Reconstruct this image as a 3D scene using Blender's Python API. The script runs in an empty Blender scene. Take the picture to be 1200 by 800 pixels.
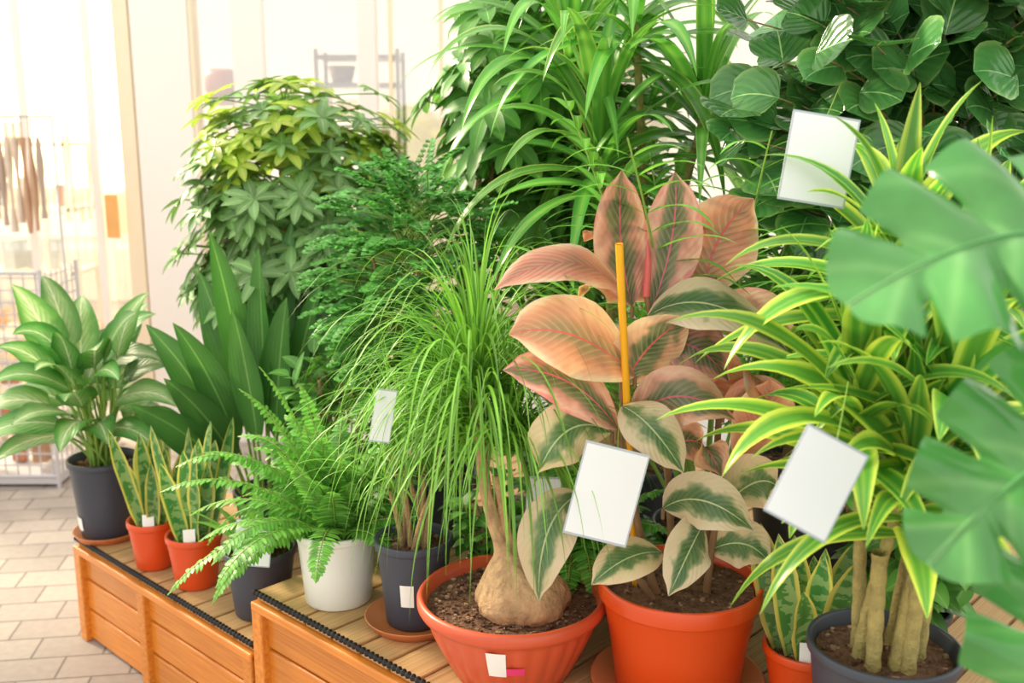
import bpy, math, random
import numpy as np
from mathutils import Vector
random.seed(7); np.random.seed(7)
R=random.uniform
scn=bpy.context.scene
try:
    scn.view_settings.view_transform='Standard'
except Exception: pass

def hexc(h):
    h=h.lstrip('#'); c=[int(h[i:i+2],16)/255 for i in (0,2,4)]
    return tuple((x/12.92 if x<=.04045 else ((x+.055)/1.055)**2.4) for x in c)+(1,)

# ---------------------------------------------------------------- mesh builder
class MB:
    def __init__(s): s.V=[];s.F=[];s.U=[];s.R=[];s.M=[];s.n=0
    def grid(s,P,UV=None,rnd=None,mat=0,wrap=False):
        a,b=P.shape[:2]
        if UV is None:
            vv,uu=np.meshgrid(np.linspace(0,1,a),np.linspace(0,1,b),indexing='ij'); UV=np.stack([uu,vv],-1)
        if rnd is None: rnd=(random.random(),random.random())
        idx=np.arange(a*b).reshape(a,b)+s.n
        if wrap: nx=np.roll(idx,-1,axis=1); q=np.stack([idx[:-1],nx[:-1],nx[1:],idx[1:]],-1).reshape(-1,4)
        else: q=np.stack([idx[:-1,:-1],idx[:-1,1:],idx[1:,1:],idx[1:,:-1]],-1).reshape(-1,4)
        s.V.append(P.reshape(-1,3)); s.F.append(q); s.U.append(UV.reshape(-1,2))
        s.R.append(np.tile(np.array(rnd,float),(a*b,1))); s.M.append(np.full(len(q),mat)); s.n+=a*b
    def box(s,c,sz,ax=None,mat=0):
        c=np.array(c,float); h=np.array(sz,float)/2
        ax=np.eye(3) if ax is None else np.array(ax,float)
        r=(random.random(),random.random())
        for i in range(3):
            for sg in (-1,1):
                j,k=(i+1)%3,(i+2)%3
                if sg<0: j,k=k,j
                P=np.zeros((2,2,3))
                for m,sv in enumerate((-1,1)):
                    for n,su in enumerate((-1,1)):
                        P[m,n]=c+ax[i]*sg*h[i]+ax[j]*su*h[j]+ax[k]*sv*h[k]
                s.grid(P,rnd=r,mat=mat)
    def build(s,name,mats,parent=None,smooth=True,origin=None,bevel=0):
        V=np.concatenate(s.V);F=np.concatenate(s.F);U=np.concatenate(s.U);Rr=np.concatenate(s.R);M=np.concatenate(s.M)
        if parent is not None: V=V-np.array(parent.location)
        elif origin is not None: V=V-np.array(origin)
        me=bpy.data.meshes.new(name)
        me.vertices.add(len(V)); me.vertices.foreach_set('co',V.astype(np.float32).ravel())
        me.loops.add(len(F)*4); me.loops.foreach_set('vertex_index',F.astype(np.int32).ravel())
        me.polygons.add(len(F)); me.polygons.foreach_set('loop_start',(np.arange(len(F))*4).astype(np.int32))
        me.polygons.foreach_set('material_index',M.astype(np.int32))
        me.polygons.foreach_set('use_smooth',np.full(len(F),smooth))
        l=F.ravel()
        u=me.uv_layers.new(name='UVMap'); u.data.foreach_set('uv',U[l].astype(np.float32).ravel())
        u2=me.uv_layers.new(name='rnd'); u2.data.foreach_set('uv',Rr[l].astype(np.float32).ravel())
        me.update(calc_edges=True); me.validate()
        for m in mats: me.materials.append(m)
        ob=bpy.data.objects.new(name,me); scn.collection.objects.link(ob)
        if parent is not None: ob.parent=parent
        elif origin is not None: ob.location=origin
        if bevel:
            w=ob.modifiers.new('w','WELD'); w.merge_threshold=1e-5
            b=ob.modifiers.new('b','BEVEL'); b.width=bevel; b.segments=2; b.limit_method='ANGLE'
        return ob

def empty(name,loc):
    e=bpy.data.objects.new(name,None); e.location=loc; e.empty_display_size=.05; scn.collection.objects.link(e); return e
def nrm(v):
    v=np.array(v,float); return v/(np.linalg.norm(v)+1e-9)
def rdir(az,el): return np.array([math.cos(az)*math.cos(el),math.sin(az)*math.cos(el),math.sin(el)])

def tube(mb,pts,rad,n=8,mat=0,rnd=None):
    P=np.array(pts,float); N=len(P); rad=np.broadcast_to(np.array(rad,float),(N,)) if np.ndim(rad)<1 or len(np.atleast_1d(rad))==N else np.interp(np.linspace(0,1,N),np.linspace(0,1,len(rad)),rad)
    T=np.gradient(P,axis=0); T/=np.linalg.norm(T,axis=1,keepdims=True)+1e-9
    ref=np.array([0,1,0.]) if abs(T[0][1])<.8 else np.array([1,0,0.])
    A=np.cross(T,ref);A/=np.linalg.norm(A,axis=1,keepdims=True)+1e-9; B=np.cross(T,A)
    th=np.linspace(0,2*math.pi,n,endpoint=False)
    G=P[:,None]+rad[:,None,None]*(A[:,None]*np.cos(th)[None,:,None]+B[:,None]*np.sin(th)[None,:,None])
    mb.grid(G,mat=mat,wrap=True,rnd=rnd)
def bez(p0,p1,p2,n):
    t=np.linspace(0,1,n)[:,None]; p0,p1,p2=map(lambda q:np.array(q,float),(p0,p1,p2))
    return (1-t)**2*p0+2*t*(1-t)*p1+t*t*p2
def gspine(base,d,L,droop,n):
    d=nrm(d); p=np.array(base,float); out=[p.copy()]
    for i in range(n):
        d=d+np.array([0,0,-1.])*droop/n*(0.4+1.2*i/n); d=d/np.linalg.norm(d); p=p+d*L/n; out.append(p.copy())
    return np.array(out)
t_=lambda n:np.linspace(0,1,n)
def prof(kind,n):
    t=t_(n)
    if kind=='lance': w=np.sin(math.pi*t**.75)**.8
    elif kind=='oval': w=np.sin(math.pi*t**.9)**.6
    elif kind=='broad': w=(np.sin(math.pi*t**.62))**.75*(1-.15*t)
    elif kind=='strap': w=np.minimum(1,.45+t*3)*np.clip((1-t)*2.2,0,1)**.8
    elif kind=='ribbon': w=np.minimum(1,.7+t*2)*(1-t**1.5)
    elif kind=='sword': w=np.minimum(1,.6+t*1.4)*np.clip((1-t)*3.2,0,1)**.7
    elif kind=='round': w=np.sqrt(np.clip(1-(2*t-1)**2,0,1))
    elif kind=='ficus': w=np.clip(np.sin(math.pi*np.clip(t,0,1)**.95),0,1)**.68*np.where(t>.94,.7,1)
    w=np.clip(w,0,None); w[-1]=.015
    if kind not in('strap','ribbon','sword'): w[0]=max(w[0],.04)
    return w
def leaf(mb,pts,n0,width,kind='lance',fold=.15,wave=0,nc=2,mat=0,rnd=None,cup=0):
    N=len(pts); T=np.gradient(pts,axis=0); T/=np.linalg.norm(T,axis=1,keepdims=True)+1e-9
    S0=np.cross(T[0],n0)
    if np.linalg.norm(S0)<.05: S0=np.cross(T[0],[.3,-.8,.2])
    S0=nrm(S0); S=S0[None]-(T@S0)[:,None]*T; S/=np.linalg.norm(S,axis=1,keepdims=True)+1e-9
    Nn=np.cross(S,T); w=prof(kind,N)*width/2; us=np.linspace(-1,1,nc+1)
    h=fold*np.abs(us)[None]*w[:,None]-cup*(us**2)[None]*w[:,None]
    if wave:
        ph=R(0,6); tt=t_(N)
        h=h+wave*width*np.sin(tt[:,None]*R(9,14)+ph+np.sign(us)[None]*1.3)*(np.abs(us)[None]**1.5)*np.sin(math.pi*tt)[:,None]
    P=pts[:,None]+S[:,None]*(us[None,:,None]*w[:,None,None])+Nn[:,None]*h[:,:,None]
    vv,uu=np.meshgrid(t_(N),us*.5+.5,indexing='ij')
    mb.grid(P,np.stack([uu,vv],-1),rnd,mat)
def revolve(mb,prof_,c,n=56,mat=0,flute=None):
    c=np.array(c,float); th=np.linspace(0,2*math.pi,n,endpoint=False); P=np.zeros((len(prof_),n,3))
    for i,(r,z) in enumerate(prof_):
        rr=r*(flute(th,i) if flute else np.ones(n)); P[i,:,0]=c[0]+rr*np.cos(th);P[i,:,1]=c[1]+rr*np.sin(th);P[i,:,2]=c[2]+z
    mb.grid(P,mat=mat,wrap=True)

# ---------------------------------------------------------------- materials
def newmat(name):
    m=bpy.data.materials.new(name); m.use_nodes=True; nt=m.node_tree
    return m,nt,nt.nodes,nt.links,nt.nodes['Principled BSDF']
def mathn(N,L,op,a,b=None,c=None):
    n=N.new('ShaderNodeMath'); n.operation=op
    for i,x in enumerate((a,b,c)):
        if x is None: continue
        if isinstance(x,(int,float)): n.inputs[i].default_value=x
        else: L.new(x,n.inputs[i])
    return n.outputs[0]
def mixc(N,L,f,a,b,mode='MIX'):
    n=N.new('ShaderNodeMix'); n.data_type='RGBA'; n.blend_type=mode
    for i,x in ((0,f),(6,a),(7,b)):
        if isinstance(x,(int,float)): n.inputs[i].default_value=x
        elif isinstance(x,tuple): n.inputs[i].default_value=x
        else: L.new(x,n.inputs[i])
    return n.outputs[2]
def plain(name,col,rough=.5,noise=.12,scale=20,bump=0,metal=0,coat=0,bscale=None):
    m,nt,N,L,P=newmat(name); c=hexc(col)
    tc=N.new('ShaderNodeTexCoord'); nz=N.new('ShaderNodeTexNoise'); nz.inputs['Scale'].default_value=scale; nz.inputs['Detail'].default_value=4
    L.new(tc.outputs['Object'],nz.inputs['Vector'])
    d=tuple(x*(1-noise*2) for x in c[:3])+(1,); l=tuple(min(1,x*(1+noise)) for x in c[:3])+(1,)
    L.new(mixc(N,L,nz.outputs['Fac'],d,l),P.inputs['Base Color']); P.inputs['Roughness'].default_value=rough; P.inputs['Metallic'].default_value=metal
    P.inputs['Coat Weight'].default_value=coat
    if bump:
        b=N.new('ShaderNodeBump'); b.inputs['Strength'].default_value=bump; b.inputs['Distance'].default_value=.01
        n2=N.new('ShaderNodeTexNoise'); n2.inputs['Scale'].default_value=bscale or scale*4; n2.inputs['Detail'].default_value=6; L.new(tc.outputs['Object'],n2.inputs['Vector'])
        L.new(n2.outputs['Fac'],b.inputs['Height']); L.new(b.outputs[0],P.inputs['Normal'])
    return m
def leafmat(name,stops,alt=None,streak=0,streak_u=14,streak_v=1.5,vein=None,veinw=.05,ribs=None,rough=.38,transl=.3,band=None,edgealt=None,basecol=None,var=.3,mottle=.18):
    """stops: [(pos across 0 mid..1 edge, hex)] ; alt: second palette blended by per-leaf random"""
    m,nt,N,L,P=newmat(name)
    uv=N.new('ShaderNodeUVMap'); uv.uv_map='UVMap'; sp=N.new('ShaderNodeSeparateXYZ'); L.new(uv.outputs[0],sp.inputs[0])
    rv=N.new('ShaderNodeUVMap'); rv.uv_map='rnd'; sr=N.new('ShaderNodeSeparateXYZ'); L.new(rv.outputs[0],sr.inputs[0])
    a=mathn(N,L,'MULTIPLY',mathn(N,L,'ABSOLUTE',mathn(N,L,'SUBTRACT',sp.outputs[0],.5)),2.0)
    a0=a
    if streak:
        cb=N.new('ShaderNodeCombineXYZ'); L.new(mathn(N,L,'MULTIPLY',sp.outputs[0],streak_u),cb.inputs[0]); L.new(mathn(N,L,'MULTIPLY',sp.outputs[1],streak_v),cb.inputs[1]); L.new(mathn(N,L,'MULTIPLY',sr.outputs[0],50.),cb.inputs[2])
        nz=N.new('ShaderNodeTexNoise'); nz.inputs['Scale'].default_value=1; nz.inputs['Detail'].default_value=2; L.new(cb.outputs[0],nz.inputs['Vector'])
        a=mathn(N,L,'ADD',a,mathn(N,L,'MULTIPLY',mathn(N,L,'SUBTRACT',nz.outputs['Fac'],.5),streak))
    def ramp(st):
        r=N.new('ShaderNodeValToRGB'); e=r.color_ramp.elements
        e[0].position=st[0][0]; e[0].color=hexc(st[0][1]); e[1].position=st[-1][0]; e[1].color=hexc(st[-1][1])
        for p,c in st[1:-1]:
            x=e.new(p); x.color=hexc(c)
        L.new(a,r.inputs[0]); return r.outputs[0]
    col=ramp(stops)
    if alt: col=mixc(N,L,sr.outputs[1],col,ramp(alt))
    if band:   # (hex, freq, amount) cross banding
        cb=N.new('ShaderNodeCombineXYZ'); L.new(mathn(N,L,'MULTIPLY',sp.outputs[0],2.),cb.inputs[0]); L.new(mathn(N,L,'MULTIPLY',sp.outputs[1],band[1]),cb.inputs[1]); L.new(mathn(N,L,'MULTIPLY',sr.outputs[0],50.),cb.inputs[2])
        nz=N.new('ShaderNodeTexNoise'); nz.inputs['Scale'].default_value=1; nz.inputs['Detail'].default_value=3; L.new(cb.outputs[0],nz.inputs['Vector'])
        f=mathn(N,L,'MULTIPLY',mathn(N,L,'GREATER_THAN',nz.outputs['Fac'],.5),mathn(N,L,'LESS_THAN',a0,.72)); f=mathn(N,L,'MULTIPLY',f,band[2])
        col=mixc(N,L,f,col,hexc(band[0]))
    hgt=None
    if ribs:   # (hex, freq, slope, amount): side veins / feather markings
        ph=mathn(N,L,'MULTIPLY',mathn(N,L,'SUBTRACT',sp.outputs[1],mathn(N,L,'MULTIPLY',a0,ribs[2])),ribs[1])
        s=mathn(N,L,'SINE',ph); f=mathn(N,L,'MULTIPLY',mathn(N,L,'POWER',mathn(N,L,'ABSOLUTE',s),ribs[4] if len(ribs)>4 else 3.),ribs[3]); hgt=mathn(N,L,'ABSOLUTE',s)
        f=mathn(N,L,'MULTIPLY',f,mathn(N,L,'SUBTRACT',1.05,a0))
        col=mixc(N,L,f,col,hexc(ribs[0]))
    if vein: col=mixc(N,L,mathn(N,L,'LESS_THAN',a0,veinw),col,hexc(vein))
    if mottle:
        tc=N.new('ShaderNodeTexCoord'); nm=N.new('ShaderNodeTexNoise'); nm.inputs['Scale'].default_value=14; nm.inputs['Detail'].default_value=4; L.new(tc.outputs['Object'],nm.inputs['Vector'])
        col=mixc(N,L,mottle,col,nm.outputs['Fac'],'OVERLAY')
    hs=N.new('ShaderNodeHueSaturation'); L.new(col,hs.inputs['Color']); hs.inputs['Saturation'].default_value=.96
    L.new(mathn(N,L,'ADD',mathn(N,L,'MULTIPLY',sr.outputs[0],var*2),.98-var),hs.inputs['Value'])
    L.new(mathn(N,L,'ADD',mathn(N,L,'MULTIPLY',sr.outputs[1],.03),.48),hs.inputs['Hue'])
    c=hs.outputs[0]; L.new(c,P.inputs['Base Color']); P.inputs['Roughness'].default_value=rough
    if hgt is not None:
        b=N.new('ShaderNodeBump'); b.inputs['Strength'].default_value=.3; b.inputs['Distance'].default_value=.002; L.new(hgt,b.inputs['Height']); L.new(b.outputs[0],P.inputs['Normal'])
    tr=N.new('ShaderNodeBsdfTranslucent'); L.new(mixc(N,L,1.,c,(1.0,1.0,.7,1),'MULTIPLY'),tr.inputs['Color'])
    mx=N.new('ShaderNodeMixShader'); mx.inputs[0].default_value=transl; L.new(P.outputs[0],mx.inputs[1]); L.new(tr.outputs[0],mx.inputs[2])
    L.new(mx.outputs[0],N['Material Output'].inputs[0]); return m

def woodmat(name,c1,c2,rough=.45,ax='X',coat=0.):
    m,nt,N,L,P=newmat(name)
    rv=N.new('ShaderNodeUVMap'); rv.uv_map='rnd'; uv=N.new('ShaderNodeUVMap'); uv.uv_map='UVMap'
    mp=N.new('ShaderNodeMapping'); mp.inputs['Scale'].default_value=(1.2,12,1) if ax=='X' else (12,1.2,1)
    ad=N.new('ShaderNodeVectorMath'); ad.operation='MULTIPLY_ADD'; L.new(rv.outputs[0],ad.inputs[0]); ad.inputs[1].default_value=(37,37,37); L.new(uv.outputs[0],ad.inputs[2])
    L.new(ad.outputs[0],mp.inputs[0])
    nz=N.new('ShaderNodeTexNoise'); nz.inputs['Scale'].default_value=2.5; nz.inputs['Detail'].default_value=6; nz.inputs['Distortion'].default_value=.6; L.new(mp.outputs[0],nz.inputs['Vector'])
    r=N.new('ShaderNodeValToRGB'); r.color_ramp.elements[0].position=.3; r.color_ramp.elements[0].color=hexc(c1); r.color_ramp.elements[1].position=.7; r.color_ramp.elements[1].color=hexc(c2); L.new(nz.outputs['Fac'],r.inputs[0])
    hs=N.new('ShaderNodeHueSaturation'); L.new(r.outputs[0],hs.inputs['Color']); sr=N.new('ShaderNodeSeparateXYZ'); L.new(rv.outputs[0],sr.inputs[0]); L.new(mathn(N,L,'ADD',mathn(N,L,'MULTIPLY',sr.outputs[0],.25),.88),hs.inputs['Value'])
    L.new(hs.outputs[0],P.inputs['Base Color']); P.inputs['Roughness'].default_value=rough; P.inputs['Coat Weight'].default_value=coat
    b=N.new('ShaderNodeBump'); b.inputs['Strength'].default_value=.15; b.inputs['Distance'].default_value=.003; L.new(nz.outputs['Fac'],b.inputs['Height']); L.new(b.outputs[0],P.inputs['Normal'])
    return m

M={}
M['terra']=plain('orange_plastic','dc4c16',.38,.05,8,coat=.2)
M['terra2']=plain('terracotta_plastic','d05634',.42,.05,8,coat=.15)
M['grey']=plain('grey_plastic','404552',.45,.06,8)
M['white']=plain('white_plastic','eceee8',.3,.02,8,coat=.3)
M['saucer']=plain('saucer_plastic','d88450',.45,.05,8)
M['soil']=plain('soil','845e48',.95,.5,90,bump=1,bscale=150)
M['perlite']=plain('soil_crumbs','b89478',.95,.5,60)
M['bark']=plain('bark','b8986c',.9,.25,60,bump=.8)
M['caudex']=plain('caudex_bark','cca67c',.9,.3,45,bump=1,bscale=60)
M['cane']=plain('cane_bark','b9a868',.8,.3,50,bump=.6)
M['greenstem']=plain('green_stem','8cb04a',.5,.15,30)
M['redstem']=plain('brown_stem','8c6a48',.6,.2,30)
M['stake']=plain('yellow_stake','f4b01c',.4,.05,20)
M['black']=plain('black_edging','1c1c20',.6,.1,30)
M['wall']=plain('white_paint','f2ece6',.6,.02,3)
M['alu']=plain('warm_frame','f0e0c4',.5,.04,3)
M['cream']=plain('cream_paint','f6ecd8',.7,.05,3)
M['wire']=plain('white_wire','c4c2c6',.4,.02,5)
M['deck']=woodmat('deck_wood','a88050','d0ac78',.7,'Y')
M['panel']=woodmat('varnished_pine','c06818','e09034',.35,'X',.3)
M['stakewhite']=plain('plant_label','f4f4f0',.5,.02,20)
M['pink']=plain('pink_sticker','e83c78',.5,.02,20)

L_={}
L_['aglao']=leafmat('aglaonema_leaf',[(0,'cce2ac'),(.35,'acd08c'),(.7,'60a244'),(1,'448c34')],alt=[(0,'acd086'),(.5,'70ae4e'),(1,'448832')],streak=.5,streak_u=5,streak_v=6,vein='e4f0c4',ribs=('489238',26,.45,.5,1.6),transl=.3)
L_['asp']=leafmat('aspidistra_leaf',[(0,'3c7c36'),(1,'2e6a2a')],alt=[(0,'5c9c44'),(1,'448434')],vein='78b058',ribs=('50904a',5,3.,.25),rough=.3,transl=.28)
L_['snake']=leafmat('snake_plant_leaf',[(0,'44883e'),(.66,'529842'),(.76,'dcd858'),(1,'ece470')],band=('a0c478',14,.7),rough=.35,transl=.2)
L_['fern']=leafmat('fern_leaf',[(0,'60b844'),(1,'48a038')],alt=[(0,'98dc60'),(1,'74c44c')],transl=.42,vein='a0d870')
L_['scheff']=leafmat('schefflera_leaf',[(0,'649c50'),(1,'4e8a40')],alt=[(0,'a4cc80'),(1,'84b264')],vein='b8d890',transl=.36)
L_['scheffY']=leafmat('schefflera_yellow_leaf',[(0,'b0d450'),(1,'94c440')],alt=[(0,'e0e460'),(1,'b8dc48')],vein='e8ee90',transl=.45)  # yellower leaf colour, given at random to clusters near the crown top
L_['aralia']=leafmat('aralia_leaf',[(0,'48a044'),(1,'3a903a')],alt=[(0,'8cd066'),(1,'6cbc54')],transl=.4)
L_['pony']=leafmat('ponytail_leaf',[(0,'60a838'),(1,'4a902c')],alt=[(0,'a4dc54'),(1,'84c444')],transl=.4)
L_['ficP']=leafmat('ficus_pink_leaf',[(.0,'56663e'),(.36,'808058'),(.52,'d09478'),(.8,'f0c4a4'),(1,'ec9484')],alt=[(0,'4c6840'),(.38,'848460'),(.58,'e4a888'),(1,'f2d8b0')],streak=1.1,streak_u=3.2,streak_v=5,vein='d85c64',veinw=.03,ribs=('e8c09c',42,.35,.22,8.),rough=.26,transl=.22)
L_['ficC']=leafmat('ficus_coral_leaf',[(.0,'b87c60'),(.5,'dc9070'),(.85,'f0b894'),(1,'f4d0a8')],alt=[(0,'98845e'),(.45,'d88c6c'),(.8,'f0b490'),(1,'f6dcb8')],streak=.9,streak_u=3,streak_v=4,vein='d85858',veinw=.028,ribs=('f4c4a0',40,.35,.28,8.),rough=.28,transl=.3)
L_['ficG']=leafmat('ficus_cream_leaf',[(.0,'3e703c'),(.34,'588048'),(.5,'98a878'),(.62,'ecdeb0'),(1,'f2e4bc')],alt=[(0,'588048'),(.3,'7c945c'),(.5,'e8d4a4'),(1,'f2ccaa')],streak=1.1,streak_u=3.2,streak_v=5,vein='ccd89c',veinw=.028,ribs=('a0bc88',42,.35,.2,8.),rough=.26,transl=.22)
L_['drac']=leafmat('dracaena_leaf',[(0,'489c34'),(.42,'54a636'),(.58,'9cd03e'),(.8,'d4ea58'),(1,'bce450')],alt=[(0,'b4e058'),(.22,'54a238'),(.66,'5cac3c'),(.78,'b0dc4c'),(1,'dcf470')],streak=.45,streak_u=14,streak_v=.6,rough=.28,transl=.38)
L_['dracD']=leafmat('dracaena_dark_leaf',[(0,'70bc4c'),(.5,'489c3c'),(.8,'60b044'),(1,'d4e470')],alt=[(0,'a8e060'),(.5,'74c44c'),(1,'58a83c')],streak=.4,streak_u=14,streak_v=.6,rough=.26,transl=.42)
L_['palm']=leafmat('palm_leaf',[(0,'5cac3c'),(1,'489836')],alt=[(0,'98d854'),(1,'78c44a')],vein='a8e070',transl=.4)
L_['round']=leafmat('balfour_aralia_leaf',[(0,'27682e'),(1,'225a28')],alt=[(0,'448440'),(.8,'5c984a'),(1,'94bc6c')],vein='90bc70',veinw=.025,ribs=('5c9850',12,.8,.35,8.),rough=.16,transl=.2)
L_['bush']=leafmat('bush_leaf',[(0,'4c9c3e'),(1,'3c8a34')],alt=[(0,'88c054'),(1,'6cb048')],vein='98cc6c',transl=.38)
L_['monst']=leafmat('monstera_leaf',[(0,'48924a'),(.8,'36803c'),(1,'2e7434')],alt=[(0,'549c50'),(1,'408a42')],vein='98cc88',veinw=.02,ribs=('74b468',17,.22,.5,16.),rough=.13,transl=.18,mottle=.45,var=.12)

# ---------------------------------------------------------------- pots
def pot(par,c,r,h,mat,taper=.74,rim=.018,soil=.022,lip=1.0,label=None):
    mb=MB(); rb=r*taper; w=.006
    p=[(.001,0),(rb*.95,0),(rb,.004),(rb+(r*.95-rb)*.5,h*.5),(r*.945,h-rim-.002),(r*.95,h-rim),(r*.995,h-rim+.002),(r,h-rim+.005),(r,h-.003),(r*.99,h),(r-w,h),(r-w*1.3,h-.004),(r*.92-w,h-rim*1.6),(r*.88-w,h-rim*3),(r*.5,h-rim*3.2),(.001,h-rim*3.2)]
    revolve(mb,p,c); mb.build('pot',[mat],par)
    mb=MB(); rs=r*.93-w; n=40; rr=np.array([0.001,.2,.4,.6,.75,.88,1.])*rs; th=np.linspace(0,2*math.pi,n,endpoint=False)
    P=np.zeros((7,n,3)); P[...,0]=c[0]+rr[:,None]*np.cos(th);P[...,1]=c[1]+rr[:,None]*np.sin(th);P[...,2]=c[2]+h-soil+np.random.uniform(-.003,.004,(7,n)); P[0,:,2]=c[2]+h-soil
    mb.grid(P,wrap=True)
    for i in range(140):
        a=R(0,6.28);q=rs*math.sqrt(R(0,1))*.95; s=R(.003,.008)
        mb.box((c[0]+q*math.cos(a),c[1]+q*math.sin(a),c[2]+h-soil+.002),(s,s*R(.5,1.5),s*.6),ax=[nrm([math.cos(a),math.sin(a),.2]),nrm([-math.sin(a),math.cos(a),0]),nrm([-.2*math.cos(a),-.2*math.sin(a),1])],mat=i%4==0)
    mb.build('soil',[M['soil'],M['perlite']],par)
    if label: # white sticker following the pot side
        a0,a1,z0,z1,m2=label; mb=MB(); A=np.linspace(a0,a1,7); P=np.zeros((2,7,3))
        for i,z in enumerate((z0,z1)):
            q=rb+(r*.95-rb)*z/h+.0022; P[i,:,0]=c[0]+q*np.cos(A);P[i,:,1]=c[1]+q*np.sin(A);P[i,:,2]=c[2]+z
        mb.grid(P); mb.build('price_sticker',[m2],par)
def saucer(par,c,r,h=.022,mat=None):
    mb=MB(); revolve(mb,[(.001,0),(r*.85,0),(r*.98,h*.9),(r,h),(r*.97,h),(r*.84,.005),(.001,.005)],c); mb.build('saucer',[mat or M['saucer']],par)

# ---------------------------------------------------------------- bench
C=np.array([-1.285,2.844,0.]); DS=nrm([.729,-.684,0]); DD=np.array([-DS[1],DS[0],0]); UZ=np.array([0,0,1.])
def BP(s,d,z): return C+DS*s+DD*d+UZ*z
def bench(name,s0,s1,h,depth,nplank,posts):
    e=empty(name,tuple(BP(s0,0,0)))
    mb=MB(); pitch=.093; n=int((s1-s0)/pitch); pitch=(s1-s0)/n
    for i in range(n):
        mb.box(BP(s0+pitch*(i+.5),depth/2,h-.012),(pitch-.008,depth,.022),ax=[DS,DD,UZ])
    mb.build('deck_boards',[M['deck']],e,False,bevel=.003)
    mb=MB(); hp=(h-.03)/nplank
    edges=[s0]+posts+[s1]
    for a,b in zip(edges[:-1],edges[1:]):
        for k in range(nplank):
            z=.004+hp*(k+.5)
            mb.box(BP((a+b)/2,.012,z),(b-a-.03,.022,hp-.006),ax=[DS,DD,UZ])
        mb.box(BP((a+b)/2,.035,(h-.03)/2),(b-a-.02,.01,h-.03),ax=[DS,DD,UZ])
    mb.build('front_panels',[M['panel']],e,False,bevel=.006)
    mb=MB()
    for p in edges: 
        q=min(max(p,s0+.02),s1-.02); mb.box(BP(q,.004,(h-.028)/2+.0),(.04,.04,h-.028),ax=[DS,DD,UZ]); mb.box(BP(q,depth-.03,(h-.028)/2),(.04,.04,h-.028),ax=[DS,DD,UZ])
    for q in (s0+.012,s1-.012):
        for k in range(nplank): mb.box(BP(q,depth/2,.004+hp*(k+.5)),(.02,depth-.08,hp-.006),ax=[DS,DD,UZ])
    mb.box(BP((s0+s1)/2,-.002,h-.034),(s1-s0,.03,.022),ax=[DS,DD,UZ])
    mb.build('frame_posts',[M['panel']],e,False,bevel=.004)
    mb=MB(); L=s1-s0; k=int(L/.014); t=np.linspace(0,L,k*6+1)
    P=BP(s0,-.004,h-.004)[None]+DS[None]*t[:,None]; tube(mb,P,.0055+.0028*np.sin(t/.014*2*math.pi),n=8); mb.build('scalloped_edging',[M['black']],e)
bench('wooden_display_bench',0,.94,.32,1.5,3,[.40])
bench('wooden_display_bench',.953,3.5,.46,1.5,4,[1.6,2.3,2.9])
ZA,ZB=.32,.46

# ---------------------------------------------------------------- plants
def branch(base,tip,bulge=(0,0,0),n=8):
    b=np.array(base,float);t=np.array(tip,float); return bez(b,(b+t)/2+np.array(bulge)+np.array([(b[0]-t[0])*.25,(b[1]-t[1])*.25,0]),t,n)
GA=2.39996

def aglaonema():
    c=(-1.195,2.857,ZA); e=empty('potted_aglaonema',c); saucer(e,c,.1); c=(c[0],c[1],c[2]+.006)
    pot(e,c,.1,.235,M['grey'],label=(-2.6,-2.2,.03,.07,M['stakewhite']))
    mb=MB(); st=MB(); b0=np.array([c[0],c[1],c[2]+.21])
    for i in range(42):
        az=i*GA; f=i/41; el=math.radians(72-58*f+R(-8,8)); L=R(.19,.25); pl=R(.09,.15)+.18*(1-f)*R(.5,1)
        d=rdir(az,min(1.35,el+.5)); b=b0+np.array([R(-.03,.03),R(-.03,.03),0]); top=b+d*pl+UZ*(.06*(1-f)+.02)+np.array([-.02,0,0])
        tube(st,branch(b,top),.004,6)
        leaf(mb,gspine(top,rdir(az,el),L,R(.9,1.8),12),nrm(UZ+np.array([0,-.5,0])),R(.095,.125),'broad',.12,.025,4)
    st.build('petioles',[M['greenstem']],e); mb.build('leaves',[L_['aglao']],e)
aglaonema()

def snake(name,c,r,h,n,L,w,lab=None,hz=0):
    e=empty(name,c); pot(e,c,r,h,M['terra'],label=lab); mb=MB(); b0=np.array([c[0],c[1],c[2]+h-.025])
    for i in range(n):
        az=i*GA; q=r*.6*math.sqrt(i/n); b=b0+np.array([q*math.cos(az),q*math.sin(az),0]); d=rdir(az,math.radians(84-16*i/n*R(.6,1)))
        ln=L*R(.6,1); leaf(mb,gspine(b,d,ln,R(-.2,.1),12),nrm([R(-.9,.9),-1,.0]),w*R(.8,1.15),'sword',.3,.09,4)
    mb.build('leaves',[L_['snake']],e)
    mb=MB(); d=nrm([-c[0]*.3,-1,0]); s=np.cross(d,UZ); p=np.array([c[0],c[1],0])+d*r*.8+s*r*.1
    mb.box((p[0],p[1],c[2]+h+.008),(.03,.0015,.045),ax=[s,nrm(d+UZ*.2),nrm(UZ-d*.2)]); mb.build('plant_label',[M['stakewhite']],e)
    return e
snake('potted_snake_plant',(-.985,2.645,ZA),.068,.135,11,.33,.045)
snake('potted_snake_plant',(-.835,2.527,ZA),.073,.142,12,.34,.045)
snake('potted_snake_plant',(.535,1.70,ZB),.08,.13,12,.25,.055)

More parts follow.
